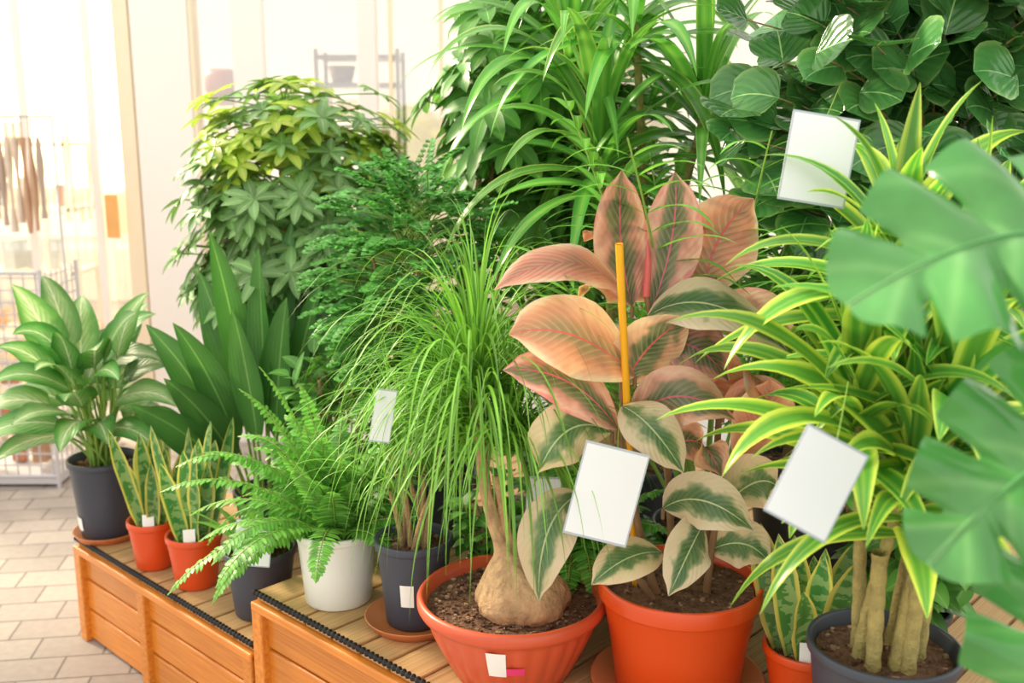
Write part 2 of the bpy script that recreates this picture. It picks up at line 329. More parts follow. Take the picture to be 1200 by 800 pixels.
def aspidistra():
    c=(-.69,2.76,ZA); e=empty('potted_cast_iron_plant',c); pot(e,c,.1,.18,M['grey']); mb=MB();st=MB(); b0=np.array([c[0],c[1],c[2]+.16])
    spec=[(-.30,-.04,.98,.44),(-.22,-.16,.86,.42),(-.09,-.12,1.24,.48),(.04,-.14,1.20,.5),(.10,.0,1.26,.46),(.20,-.12,1.12,.46),(.27,-.15,1.02,.46),(-.16,.0,1.12,.44),(-.20,-.12,1.0,.42),(0,.1,1.18,.44),(.16,.1,1.17,.42),(-.02,-.2,1.05,.42),(.12,-.2,1.08,.42),(-.30,-.2,.80,.4),(.24,-.2,.95,.4)]
    for dx,dy,tz,L in spec:
        b=b0+np.array([dx*.2,dy*.2,0]); tip=np.array([c[0]+dx,c[1]+dy,tz]); pts=bez(b,b+np.array([dx*.25,dy*.2,(tz-b[2])*.62]),tip,20)
        tube(st,pts[:7],.004,6); leaf(mb,pts[5:],nrm([R(-.9,.7),-1,.25]),R(.085,.11),'lance',.3,.03,4)
    st.build('petioles',[M['greenstem']],e); mb.build('leaves',[L_['asp']],e)
aspidistra()

def fern(name,c,r,h,mat,n,Lr,az_bias=None,label=None):
    e=empty(name,c); pot(e,c,r,h,mat,taper=.8,label=label); mb=MB(); st=MB(); b0=np.array([c[0],c[1],c[2]+h-.01])
    for i in range(n):
        az=i*GA; L=R(*Lr)
        el=math.radians(R(15,80)); dr=R(1.0,2.0)
        if az_bias: 
            k=.5+.5*math.cos(az-az_bias); L*=.62+.5*k
            if math.sin(az)<-.35 and math.cos(az)>-.75 and i%9: el=math.radians(R(55,85)); dr=R(.4,.9); L*=.75
        pts=gspine(b0+np.array([math.cos(az),math.sin(az),0])*R(0,.03),rdir(az,el),L,dr,16); tube(st,pts,.0015,4)
        T=np.gradient(pts,axis=0); T/=np.linalg.norm(T,axis=1,keepdims=True); S=nrm(np.cross(T[0],UZ)+1e-6)
        m=32
        for k in range(m):
            t=.1+.9*k/m; x=t*16; j=int(x); f=x-j; j=min(j,15); p=pts[j]*(1-f)+pts[j+1]*f; tt=T[j]; w=.034*math.sin(math.pi*min(1,t*.9+.12))**.7+.004
            for sg in (-1,1):
                d=nrm(S*sg+tt*.3+UZ*R(-.25,.15)); leaf(mb,gspine(p,d,w*R(.8,1.15),R(.2,.7),4),np.cross(S,tt),.0105,'oval',.1,0,2,rnd=(random.random(),f*.2+.5*t))
    st.build('stalks',[M['greenstem']],e); mb.build('fronds',[L_['fern']],e); return e
fern('potted_boston_fern',(-.392,2.151,ZB),.0925,.172,M['white'],70,(.27,.39),az_bias=math.pi*.97)

def hidden_pot(name,c,r,h,mat=None):
    e=empty(name,c); pot(e,c,r,h,mat or M['grey']); return e

def schefflera(name,c,r,h,cc,rad,n,L=.095,mat='scheff',top_yellow=0,trunks=3,droop=(.5,1.2)):
    e=hidden_pot(name,c,r,h); mb=MB(); st=MB(); b0=np.array([c[0],c[1],c[2]+h-.03]); cc=np.array(cc,float); rad=np.array(rad)
    tops=[]
    for k in range(trunks):
        a=k*2.1; b=b0+np.array([math.cos(a),math.sin(a),0])*.035; t=cc+rad*np.array([math.cos(a)*.25,math.sin(a)*.25,.75]); P=bez(b,(b+t)/2+rdir(a+1,0)*.05,t,14); tops.append(P); tube(st,P,[.012,.009,.005],8,0)
    for i in range(n):
        o=nrm(np.random.normal(size=3)); q=R(.45,1)**.6; p=cc+o*rad*q*R(.92,1.12)
        P=tops[i%trunks]; j=np.argmin(np.abs(P[:,2]-(p[2]-.08))); a=P[j]
        tube(st,branch(a,p,(0,0,.03),6),.002,5,1)
        ax=nrm(o*np.array([1,1,.6])+UZ*.8); A=nrm(np.cross(ax,[.3,.5,.1])); B=np.cross(ax,A); k=random.choice([7,8,8,9]); s=R(.75,1.1)
        yy=1 if (top_yellow and o[2]>.45 and random.random()<top_yellow) else 0
        for m in range(k):
            ph=m*2*math.pi/k+R(-.15,.15); d=A*math.cos(ph)+B*math.sin(ph)+ax*R(.0,.3)
            leaf(mb,gspine(p,d,L*s*R(.8,1.1),R(*droop),6),ax,L*.34*s,'oval',.25,.02,2,mat=yy)
    st.build('stems',[M['bark'],M['greenstem']],e); mb.build('leaves',[L_[mat],L_['scheffY']],e); return e
schefflera('potted_schefflera',(-.62,3.03,ZA),.12,.2,(-.62,3.0,1.19),(.36,.3,.47),450,.086,top_yellow=.45,droop=(.3,.9))

def aralia():
    c=(-.20,2.50,ZB); e=hidden_pot('potted_ming_aralia',c,.11,.18); mb=MB();st=MB(); b0=np.array([c[0],c[1],c[2]+.15]); cc=np.array([-.225,2.42,1.13]); rad=np.array([.22,.2,.31])
    for k in range(4): tube(st,branch(b0+rdir(k*1.6,0)*.03,cc+rdir(k*1.6,.6)*.13,(0,0,0),10),[.009,.004],8,0)
    for i in range(300):
        o=nrm(np.random.normal(size=3)); p=cc+o*rad*R(.3,1)**.5; a=np.array([cc[0],cc[1],p[2]-.07])+rdir(i,0)*.03
        tube(st,branch(a,p,(0,0,.02),5),.0015,4,1)
        d=nrm(o*np.array([1,1,.4])+np.array([0,0,R(-.3,.3)])); pts=gspine(p-d*.03,d,.11,.7,8); S=nrm(np.cross(d,UZ))
        for k in range(1,8):
            for sg in (-1,1):
                q=pts[k]; dd=nrm(S*sg+d*.6+UZ*R(-.2,.2)); ln=.042*(1-k/11)
                for (o2,s2) in ((0,1.),(.55,.6),(-.55,.6)):
                    d2=nrm(dd+d*o2+UZ*.1*o2); leaf(mb,gspine(q+dd*ln*.35*(abs(o2)>0),d2,ln*s2,.4,3),UZ+np.array([0,-.5,0]),.016,'oval',.1,0,2)
    st.build('stems',[M['bark'],M['greenstem']],e); mb.build('leaves',[L_['aralia']],e)
aralia()

def grass_head(mb,p,n,Lr,w,droop=(1.2,2.4),elr=(10,88),bias=None,k=16):
    for i in range(n):
        az=i*GA+R(-.3,.3); el=math.radians(R(*elr)); L=R(*Lr)
        if math.cos(az)>.3: L*=.9
        leaf(mb,gspine(np.array(p)+np.random.uniform(-.012,.012,3),rdir(az,el),L,R(*droop),k),UZ,w*R(.7,1.3),'ribbon',.3,0,2)
def ponytail():
    cx,cy=.0,1.845
    c=(cx,cy,ZB); e=empty('ponytail_palm_in_bowl',c); mb=MB()
    fl=lambda th,i:1+(.022*np.abs(np.sin(th*14)) if 2<=i<=6 else 0)
    revolve(mb,[(.001,0),(.105,0),(.112,.004),(.125,.03),(.142,.065),(.155,.095),(.163,.118),(.168,.13),(.18,.134),(.184,.142),(.184,.156),(.178,.163),(.172,.16),(.166,.145),(.16,.12),(.1,.11),(.001,.11)],c,n=168,flute=fl); mb.build('bowl',[M['terra2']],e)
    mb=MB(); n=60; rr=np.array([.001,.15,.3,.45,.6,.75,.88,1])*.167; th=np.linspace(0,2*math.pi,n,endpoint=False); P=np.zeros((8,n,3)); P[...,0]=cx+rr[:,None]*np.cos(th);P[...,1]=cy+rr[:,None]*np.sin(th);P[...,2]=ZB+.137+np.random.uniform(-.003,.004,(8,n));mb.grid(P,wrap=True)
    for i in range(520):
        a=R(0,6.28);q=.16*math.sqrt(R(.1,1)); s=R(.003,.009); mb.box((cx+q*math.cos(a),cy+q*math.sin(a),ZB+.14),(s,s*R(.5,1.3),s*.6),ax=[rdir(a,.2),rdir(a+1.57,0),rdir(a,1.77)],mat=i%4==0)
    mb.build('soil',[M['soil'],M['perlite']],e)
    mb=MB(); b=np.array([cx+.02,cy-.015,ZB+.13]); 
    pr=[(.076,0),(.09,.012),(.09,.03),(.082,.05),(.070,.07),(.056,.086),(.043,.1),(.031,.113),(.023,.128),(.018,.145),(.015,.17),(.012,.24),(.011,.32),(.010,.42)]
    n=32; P=np.zeros((len(pr),n,3)); th=np.linspace(0,2*math.pi,n,endpoint=False)
    for i,(q,z) in enumerate(pr):
        k=max(0,z-.06); ox=-.46*k if z<.2 else -.0644-.12*(z-.2); rr=q*(1+.05*np.sin(th*5+z*20)+.03*np.sin(th*9+1))
        P[i,:,0]=b[0]+ox+rr*np.cos(th); P[i,:,1]=b[1]+rr*np.sin(th); P[i,:,2]=b[2]+z
    mb.grid(P,wrap=True)
    tube(mb,bez((cx-.005,cy-.015,ZB+.225),(cx-.005,cy-.02,ZB+.27),(cx-.03,cy-.01,ZB+.40),10),[.020,.010,.008],12)
    mb.build('caudex_trunk',[M['caudex']],e)
    mb=MB()
    grass_head(mb,(cx-.065,cy-.015,ZB+.55),260,(.28,.54),.0068,(2.4,4.6),(35,88))
    grass_head(mb,(cx-.01,cy-.01,ZB+.45),230,(.28,.48),.0068,(2.4,4.4),(25,85))
    grass_head(mb,(cx-.09,cy+.02,ZB+.47),160,(.28,.50),.0068,(2.4,4.4),(30,85))
    mb.build('leaves',[L_['pony']],e)
    for nm,a0,a1,mt,zz in (('price_sticker',-1.86,-1.64,M['stakewhite'],((.142,.062),(.155,.092),(.1635,.116),(.1645,.119))),('pink_sticker',-1.64,-1.42,M['pink'],((.144,.066),(.1475,.074),(.151,.082),(.152,.084)))):
        mb=MB(); A=np.linspace(a0,a1,6); P=np.zeros((4,6,3))
        for i,(q,z) in enumerate(zz): P[i,:,0]=cx+(q+.004)*np.cos(A);P[i,:,1]=cy+(q+.004)*np.sin(A);P[i,:,2]=ZB+z
        mb.grid(P); mb.build(nm,[mt],e)
ponytail()
def grassy():
    c=(-.208,2.036,ZB); e=empty('potted_young_ponytail_palm',c); saucer(e,c,.108); c=(c[0],c[1],c[2]+.006); pot(e,c,.083,.19,M['grey'],label=(-1.9,-1.5,.06,.11,M['stakewhite']))
    st=MB();mb=MB()
    for k in range(9):
        a=k*GA; b=np.array([c[0],c[1],c[2]+.165])+rdir(a,0)*R(.01,.03); t=b+np.array([R(-.06,.05),R(-.03,.03),R(.12,.24)]); tube(st,branch(b,t),[.007,.005],8)
        grass_head(mb,t,24,(.16,.30),.007,(2.,3.6),(40,88))
    st.build('stems',[M['bark']],e); mb.build('leaves',[L_['pony']],e)
grassy()

def ficus():
    c=(.314,1.78,ZB); e=empty('potted_variegated_rubber_plant',c); saucer(e,c,.165,.022); c=(c[0],c[1],c[2]+.006); pot(e,c,.1525,.215,M['terra'],taper=.76,rim=.035)
    st=MB(); mb=MB(); sz=ZB+.19
    sh=[[(.30,1.78,sz),(.29,1.79,.95),(.235,1.78,1.22)],[(.27,1.76,sz),(.20,1.74,.85),(.19,1.74,1.10)],[(.35,1.80,sz),(.40,1.80,.95),(.36,1.81,1.24)],[(.26,1.74,sz),(.20,1.70,.76),(.12,1.67,.88)],[(.36,1.76,sz),(.36,1.74,.8),(.39,1.74,.92)]]
    for s in sh: tube(st,bez(*s,12),[.0075,.005],8)
    def lf(b,ctl,t,w,m,nv=(0,-1,.5),fold=.12,cup=.12):
        b=np.array(b,float);t=np.array(t,float); ctl=np.array(ctl,float)
        tube(st,[b+np.array([0,0.0,-.02]),b],.0035,6,1)
        leaf(mb,bez(b,ctl,t,18),nrm(nv),w*1.12,'ficus',fold,.035,6,mat=m,cup=cup)
    P_,G_,K_=0,1,2
    Z=[
     ((.213,1.79,1.19),(.180,1.80,1.31),(.188,1.77,1.43),.092,P_,(0.2,-1,.1)),
     ((.245,1.79,1.18),(.30,1.82,1.31),(.283,1.80,1.425),.098,P_,(-.3,-1,.1)),
     ((.345,1.81,1.20),(.345,1.83,1.31),(.420,1.79,1.38),.135,K_,(-.2,-1,.1)),
     ((.195,1.76,1.22),(.10,1.70,1.33),(-.03,1.66,1.24),.088,K_,(0,-.6,1)),
     ((.215,1.74,1.075),(.10,1.66,1.20),(-.005,1.64,1.17),.125,K_,(.3,-1,.6)),
     ((.185,1.72,.985),(.10,1.66,1.12),(-.015,1.64,1.11),.088,P_,(0,-.8,.8)),
     ((.175,1.72,.98),(.08,1.66,1.05),(.035,1.64,.905),.10,G_,(-.5,-1,.6)),
     ((.235,1.75,1.18),(.33,1.70,1.26),(.465,1.68,1.13),.108,G_,(0,-.7,1)),
     ((.20,1.74,1.06),(.22,1.74,1.13),(.30,1.70,1.19),.11,P_,(.3,-1,.3)),
     ((.21,1.74,.99),(.27,1.68,1.10),(.375,1.66,1.02),.095,P_,(0,-1,.8)),
     ((.19,1.71,1.03),(.23,1.64,1.03),(.285,1.62,.94),.085,G_,(.2,-1,.6)),
     ((.25,1.77,1.12),(.32,1.74,1.16),(.375,1.72,1.07),.095,P_,(.1,-1,.5)),
     ((.115,1.67,.885),(.04,1.60,.87),(.045,1.60,.72),.088,G_,(-.4,-1,.2)),
     ((.27,1.72,.755),(.20,1.64,.80),(.135,1.62,.74),.075,G_,(0,-.8,1)),
     ((.27,1.73,.835),(.32,1.66,.91),(.41,1.64,.83),.09,G_,(0,-1,.6)),
     ((.345,1.74,.80),(.32,1.66,.82),(.27,1.64,.71),.085,G_,(.2,-1,.4)),
     ((.385,1.74,.84),(.44,1.70,.93),(.47,1.68,.88),.10,G_,(0,-1,.5)),
     ((.37,1.80,1.05),(.43,1.74,1.13),(.455,1.70,1.0),.10,K_,(.3,-1,.3)),
     ((.36,1.80,1.15),(.42,1.76,1.22),(.50,1.74,1.12),.09,P_,(.1,-1,.5)),
     ((.25,1.80,1.20),(.16,1.82,1.29),(.12,1.82,1.2),.10,K_,(0,-1,.5)),
     ((.24,1.78,1.13),(.33,1.80,1.22),(.36,1.78,1.13),.10,K_,(0,-1,.5)),
     ((.30,1.80,1.02),(.34,1.80,1.10),(.40,1.78,.98),.10,K_,(0,-1,.2)),
     ((.28,1.78,.92),(.33,1.74,1.0),(.37,1.72,.90),.09,P_,(0,-1,.4)),
     ((.24,1.78,.90),(.18,1.76,.96),(.14,1.76,.86),.09,P_,(0,-1,.4)),
     ((.40,1.76,.92),(.46,1.72,1.02),(.44,1.70,1.08),.09,K_,(0,-1,.2)),
     ((.36,1.76,.74),(.42,1.72,.80),(.46,1.70,.74),.08,G_,(0,-1,.8)),
     ((.22,1.80,1.28),(.16,1.84,1.36),(.13,1.84,1.30),.08,K_,(0,-1,.5)),
     ((.38,1.78,1.0),(.45,1.74,1.06),(.49,1.72,.98),.09,P_,(0,-1,.3)),
    ]
    for q in Z: lf(*q)
    tube(st,[(.236,1.78,1.21),(.238,1.78,1.27),(.236,1.78,1.31)],[.007,.006,.001],8,2)
    st.build('stems',[M['redstem'],M['redstem'],plain('red_sheath','d0605c',.4,.05,10)],e); mb.build('leaves',[L_['ficP'],L_['ficG'],L_['ficC']],e)
    s=MB(); tube(s,[(.235,1.80,ZB+.18),(.175,1.67,1.315)],.0065,10); tube(s,[(.175,1.67,1.315),(.175,1.67,1.3155)],[.0065,.0002],10); s.build('support_stake',[M['stake']],e)
ficus()

def dracaena(name,c,r,h,heads,matl,n,Lr,w,potm='grey',cane=.012,droop=(.9,1.9),low=78,front=1.0,xc=()):
    e=hidden_pot(name,c,r,h,M[potm]); st=MB(); mb=MB(); b0=np.array([c[0],c[1],c[2]+h-.03])
    for k,(x,y,z) in enumerate(heads):
        b=b0+rdir(k*GA,0)*r*.35; P=branch(b,(x,y,z),(0,0,0),24); tube(st,P,cane*(1+.08*np.sin(np.arange(24)*2.2))*np.linspace(1.15,.7,24),10)
        for i in range(n):
            f=i/n; az=i*GA+k; el=math.radians(84-low*f+R(-10,10)); bz=np.array([x,y,z])+UZ*(.06-.16*f); L=R(*Lr)*(1-.25*(f<.15))
            if math.sin(az)<-.5: L*=front
            leaf(mb,gspine(bz,rdir(az,el),L,R(*droop),14),nrm(UZ+np.array([R(-.2,.2),-.35,0])) if el<1.2 else rdir(az,0)*-1,w*R(.7,1.2),'strap',R(.1,.3),.03,4)
    for (dx,dy,zt) in xc: 
        P=branch(b0+np.array([dx,dy,0]),b0+np.array([dx*1.2,dy*1.2,zt]),(0,0,0),16); tube(st,P,cane*1.15*(1+.08*np.sin(np.arange(16)*2.2)),10)
    st.build('canes',[M['cane']],e); mb.build('leaves',[L_[matl]],e); return e
dracaena('potted_lemon_lime_dracaena',(.585,1.48,ZB),.1175,.25,[(.585,1.54,1.29),(.51,1.46,1.10),(.64,1.42,1.10),(.70,1.54,1.20),(.58,1.42,1.0)],'drac',34,(.25,.36),.046,front=.72,cane=.0105,xc=((-.03,-.04,.2),(.02,-.05,.22),(.05,-.01,.2)))
dracaena('potted_dracaena',(.30,2.47,ZB),.13,.22,[(.28,2.42,1.74),(.20,2.36,1.44),(.44,2.42,1.52),(.14,2.55,1.66)],'dracD',32,(.36,.50),.040,droop=(1.4,2.6))

def palm(name,c,r,h,n,Lr,zc,spread=.9,ll=.2,lw=.014):
    e=hidden_pot(name,c,r,h); st=MB();mb=MB(); b0=np.array([c[0],c[1],c[2]+h-.03])
    for i in range(n):
        az=i*GA; el=math.radians(R(55,86)); P=gspine(b0+rdir(az,0)*.03,rdir(az,el),R(*Lr),R(.5,1.1),24); tube(st,P,[.005,.0015],6)
        T=np.gradient(P,axis=0)
        for k in range(9,24):
            tt=nrm(T[k]); S=nrm(np.cross(tt,UZ)); q=ll*math.sin(math.pi*(k-6)/20)**.6
            for sg in (-1,1): leaf(mb,gspine(P[k],nrm(S*sg+tt*.7),q*R(.85,1.1),R(.8,1.5),8),UZ,lw,'lance',.2,0,2)
    st.build('stalks',[M['greenstem']],e); mb.build('fronds',[L_['palm']],e); return e
palm('potted_parlor_palm',(.42,2.14,ZB),.11,.19,20,(.75,1.0),1.4,lw=.018)

def bush(name,c,r,h,cc,rad,n,L,w,mat,kind='oval',twig=6,facing=.0,droop=(.4,1.1)):
    e=hidden_pot(name,c,r,h); st=MB();mb=MB(); b0=np.array([c[0],c[1],c[2]+h-.03]); cc=np.array(cc,float); rad=np.array(rad)
    for i in range(n):
        o=nrm(np.random.normal(size=3)); p=cc+o*rad*R(.35,1)**.5; a=np.array([cc[0]+o[0]*.05,cc[1]+o[1]*.05,max(b0[2],p[2]-.15)])
        P=branch(a,p,(0,0,.02),7); tube(st,P,[.003,.0015],5)
        for k in range(twig):
            az=k*GA+i; q=P[min(6,2+int(k*5/twig))]; d=nrm(rdir(az,R(-.1,.6))+o*.7)
            leaf(mb,gspine(q,d,L*R(.7,1.1),R(*droop),8),nrm(UZ+o*.5+np.array([0,-facing,0])),w*R(.85,1.1),kind,.15,.02,4)
    for k in range(3): tube(st,branch(b0+rdir(k*2,0)*.03,cc+UZ*rad[2]*.5+rdir(k*2,0)*.08,(0,0,0),12),[.011,.006],8)
    st.build('stems',[M['bark']],e); mb.build('leaves',[L_[mat]],e); return e
bush('potted_balfour_aralia',(.75,2.08,ZB),.13,.24,(.80,2.02,1.58),(.40,.26,.44),190,.10,.108,'round','round',5,facing=1.2,droop=(.2,.8))
bush('potted_weeping_fig',(.14,2.78,ZB),.13,.22,(.20,2.80,1.40),(.30,.25,.45),130,.11,.042,'bush','lance',7)
bush('potted_weeping_fig',(.72,2.50,ZB),.12,.22,(.80,2.45,1.15),(.4,.25,.45),130,.11,.05,'bush','lance',7)
schefflera('potted_schefflera',(-.17,2.92,ZB),.12,.2,(.04,2.84,1.58),(.24,.28,.34),85,.13,'bush',0)
bush('potted_croton_bush',(-.45,2.56,ZB),.085,.15,(-.42,2.50,.80),(.16,.14,.2),60,.09,.035,'bush','lance',5)

# second row low plants on the bench
fern('potted_boston_fern',(.14,2.12,ZB),.085,.15,M['terra'],36,(.2,.28))
bush('potted_peperomia',(-.03,2.13,ZB),.065,.13,(-.03,2.12,.68),(.1,.09,.09),30,.06,.045,'bush','broad',5)
e=hidden_pot('potted_cast_iron_seedling',(-.623,2.369,ZA),.089,.17)
mb=MB()
for i in range(18):
    az=i*GA; leaf(mb,gspine(np.array([-.623,2.369,ZA+.15])+rdir(az,0)*.02,rdir(az,math.radians(R(40,80))),R(.12,.24),R(.3,1),10),UZ,.03,'lance',.2,0,2)
mb.build('leaves',[L_['palm']],e)
bush('potted_peperomia',(.74,1.80,ZB),.09,.16,(.74,1.78,.86),(.16,.14,.22),50,.09,.045,'bush','lance',5)

def monstera():
    c=(.98,.98,ZB); e=hidden_pot('potted_monstera',c,.15,.24); st=MB();mb=MB(); b0=np.array([c[0],c[1],c[2]+.2])
    def ml(b,ctl,t,W,nv,notch=4,ph0=(0.1,.4)):
        N=130; pts=bez(b,ctl,t,N); T=np.gradient(pts,axis=0); T/=np.linalg.norm(T,axis=1,keepdims=True)
        S0=nrm(np.cross(T[0],nrm(nv))); S=S0-(T@S0)[:,None]*T; S/=np.linalg.norm(S,axis=1,keepdims=True); Nn=np.cross(S,T); tt=t_(N)
        for si,sg in enumerate((-1,1)):
            ph=ph0[si]; env=np.sin(math.pi*np.clip(tt*.93+.07,0,1)**.62)**.6*W/2
            x=(tt*(notch+.3)+ph)%1; cut=np.where((tt>.12)&(tt<.93),1-.6*np.exp(-((x-.5)/.10)**4),1)
            lobe=env*cut; lobe[-1]=.001; lobe[0]=W*.12
            us=np.linspace(0,1,13); w=lobe[:,None]*us[None]
            sweep=(tt[:,None]*1.0-.35)*w*.9
            rip=.018*np.cos(x*2*math.pi)[:,None]*us[None]*np.sin(math.pi*tt)[:,None]
            P=pts[:,None]+S[:,None]*(sg*w)[...,None]+T[:,None]*sweep[...,None]-Nn[:,None]*((w/W)**2*W*.65)[...,None]+Nn[:,None]*(w*.2+rip)[...,None]
            vv,uu=np.meshgrid(tt,us,indexing='ij'); uu=.5+sg*uu*.5*(env/ (W/2))[:,None]*cut[:,None]
            if sg<0: P=P[:,::-1]; uu=uu[:,::-1]
            mb.grid(P,np.stack([uu,vv],-1),rnd=(R(.4,.6),R(.3,.5)))
        tube(st,branch(b0,b,(0,0,.05),12),[.009,.006],8)
        tube(mb,pts+Nn*.001,[.004,.001],6,rnd=(.8,.9))
    ml((.57,.96,1.39),(.45,.92,1.44),(.30,.90,1.345),.27,(-.1,-.7,.9))
    ml((.60,.98,1.21),(.51,.94,1.21),(.40,.92,1.09),.22,(-.3,-.9,.6),ph0=(.3,.0))
    ml((.60,.92,1.07),(.54,.88,1.05),(.455,.86,.92),.22,(-.3,-.9,.5),ph0=(.0,.2))
    st.build('petioles',[M['greenstem']],e); mb.build('leaves',[L_['monst']],e)
monstera()

# ---------------------------------------------------------------- price tags
m,nt,N,L,P=newmat('price_tag_card')
uv=N.new('ShaderNodeUVMap'); uv.uv_map='UVMap'; sp=N.new('ShaderNodeSeparateXYZ'); L.new(uv.outputs[0],sp.inputs[0])
ex=mathn(N,L,'MINIMUM',mathn(N,L,'MINIMUM',sp.outputs[0],mathn(N,L,'SUBTRACT',1.,sp.outputs[0])),mathn(N,L,'MINIMUM',sp.outputs[1],mathn(N,L,'SUBTRACT',1.,sp.outputs[1])))
L.new(mixc(N,L,mathn(N,L,'LESS_THAN',ex,.025),hexc('e6eaee'),hexc('b0b8c4')),P.inputs['Base Color']); P.inputs['Roughness'].default_value=.25; M['tag']=m
def tag(c,w,h,roll,yaw=0,pitch=.1,hang=None):
    r=math.radians(roll); y=math.radians(yaw); c=np.array(c,float)
    n=nrm([math.sin(y),-math.cos(y),pitch]); x0=nrm(np.cross(n,UZ))*-1; z0=nrm(np.cross(n,x0)); 
    if z0[2]<0: z0=-z0
    X=x0*math.cos(r)+z0*math.sin(r); Zv=-x0*math.sin(r)+z0*math.cos(r)
    e=empty('price_tag',tuple(c)); mb=MB(); mb.box(c,(w,.002,h),ax=[X,n*-1,Zv]); mb.build('card',[M['tag']],e,False)
    mb=MB(); top=c+Zv*h*.47; hp=np.array(hang if hang else top+np.array([0,.06,.08])); tube(mb,[top-n*.002,(top+hp)/2,hp],.0008,5); mb.build('hanging_tie',[M['greenstem']],e)
tag((.155,1.60,.91),.108,.16,-14,hang=(.19,1.74,1.03))
tag((.375,1.20,1.072),.084,.122,-29,hang=(.46,1.36,1.16),pitch=.35)
tag((.478,1.62,1.452),.106,.139,-9,hang=(.60,1.9,1.60))
tag((-.222,1.70,1.015),.036,.092,-12,yaw=20,hang=(-.17,1.76,1.10))
tag((.062,1.95,.73),.07,.17,-2,hang=(.04,2.05,.9))
tag((-.590,2.19,.575),.085,.105,-4,pitch=.3,hang=(-.60,2.33,.62))

# ---------------------------------------------------------------- room
m,nt,N,L,P=newmat('paving_stones')
tc=N.new('ShaderNodeTexCoord'); mp=N.new('ShaderNodeMapping'); mp.inputs['Rotation'].default_value=(0,0,math.radians(-8)); L.new(tc.outputs['Object'],mp.inputs[0])
br=N.new('ShaderNodeTexBrick'); L.new(mp.outputs[0],br.inputs['Vector']); br.inputs['Scale'].default_value=1; br.inputs['Brick Width'].default_value=.20; br.inputs['Row Height'].default_value=.125; br.inputs['Mortar Size'].default_value=.004; br.inputs['Mortar Smooth'].default_value=.3
br.inputs['Color1'].default_value=hexc('b0a49a'); br.inputs['Color2'].default_value=hexc('9e928a'); br.inputs['Mortar'].default_value=hexc('766c64')
nz=N.new('ShaderNodeTexNoise'); nz.inputs['Scale'].default_value=40; nz.inputs['Detail'].default_value=5; L.new(tc.outputs['Object'],nz.inputs['Vector'])
L.new(mixc(N,L,.25,br.outputs['Color'],nz.outputs['Fac'],'SOFT_LIGHT'),P.inputs['Base Color']); P.inputs['Roughness'].default_value=.7
b=N.new('ShaderNodeBump'); b.inputs['Strength'].default_value=.4; b.inputs['Distance'].default_value=.004; L.new(mathn(N,L,'SUBTRACT',1.,br.outputs['Fac']),b.inputs['Height']); L.new(b.outputs[0],P.inputs['Normal']); M['floor']=m
mb=MB(); P_=np.array([[[-7,-3,0],[7,-3,0]],[[-7,12,0],[7,12,0]]],float); mb.grid(P_); mb.build('floor',[M['floor']],None,False)

m,nt,N,L,P=newmat('window_glass')
tr=N.new('ShaderNodeBsdfTransparent'); gl=N.new('ShaderNodeBsdfGlossy'); gl.inputs['Roughness'].default_value=.05; mx=N.new('ShaderNodeMixShader'); mx.inputs[0].default_value=.25; L.new(tr.outputs[0],mx.inputs[1]); L.new(gl.outputs[0],mx.inputs[2]); L.new(mx.outputs[0],N['Material Output'].inputs[0]); M['glass']=m
def boxobj(name,lst,mat,parent=None,bevel=0):
    mb=MB()
    for a in lst: mb.box(((a[0]+a[1])/2,(a[2]+a[3])/2,(a[4]+a[5])/2),(a[1]-a[0],a[3]-a[2],a[5]-a[4]))
    return mb.build(name,[mat],parent,False,bevel=bevel)
WY=4.8
boxobj('wall_back',[(-1.72,-1.46,WY,WY+.2,0,3.2),(-1.46,5,WY,WY+.1,0,.35),(-7,5,WY,WY+.15,2.7,3.2)],M['wall'],bevel=.01)
posts=[-1.20,-.66,.35,1.5,2.7,3.9]
for i,x in enumerate(posts):
    w=.07 if i==0 else .045
    boxobj('trim_%d'%(i+1),[(x-w,x+w,WY+.01,WY+.09,.35,2.7)],M['wall'],bevel=.006)
boxobj('trim_7',[(-1.455,-1.44,WY-.005,WY+.02,.35,2.7),(-.56,-.545,WY,WY+.03,.35,2.7),(-.33,-.315,WY,WY+.03,.35,2.7)],M['alu'])
boxobj('window_1',[(-1.46,5,WY+.045,WY+.05,.35,2.7)],M['glass'])
d=empty('door_1',(-2.1,WY,0)); 
for nm,lst,mt in (('frame',[(-1.80,-1.73,WY,WY+.07,0,2.7),(-2.58,-2.5,WY,WY+.07,0,2.7),(-2.5,-1.80,WY,WY+.06,2.3,2.4)],M['alu']),('sliding_leaf_frame',[(-1.93,-1.90,WY-.04,WY-.01,0,2.7),(-2.24,-2.21,WY-.04,WY-.01,0,2.7)],M['wall']),('glass_pane',[(-2.5,-1.80,WY+.03,WY+.034,0,2.7)],M['glass']),('orange_notice',[(-1.88,-1.82,WY-.045,WY-.04,1.0,1.2)],plain('orange_paper','f0b46c',.6,.1,10))):
    g=boxobj(nm,lst,mt); g.parent=d; g.location=(2.1,-WY,0)
boxobj('wall_interior',[(-7,5,9,9.2,0,3.4)],M['cream'])
m,nt,N,L,P=newmat('glare_emission'); em=N.new('ShaderNodeEmission'); em.inputs[0].default_value=hexc('ffeab0'); em.inputs[1].default_value=8; L.new(em.outputs[0],N['Material Output'].inputs[0]); M['glare']=m  # warm emission that stands in for sun glare
boxobj('glare_panel',[(-6,-3.0,8.93,8.97,1.0,3.3)],M['glare'])  # added glowing panel on the interior wall, imitates the glare
m,nt,N,L,P=newmat('lamp_tube'); em=N.new('ShaderNodeEmission'); em.inputs[0].default_value=(1,1,.95,1); em.inputs[1].default_value=6; L.new(em.outputs[0],N['Material Output'].inputs[0]); M['lamp']=m
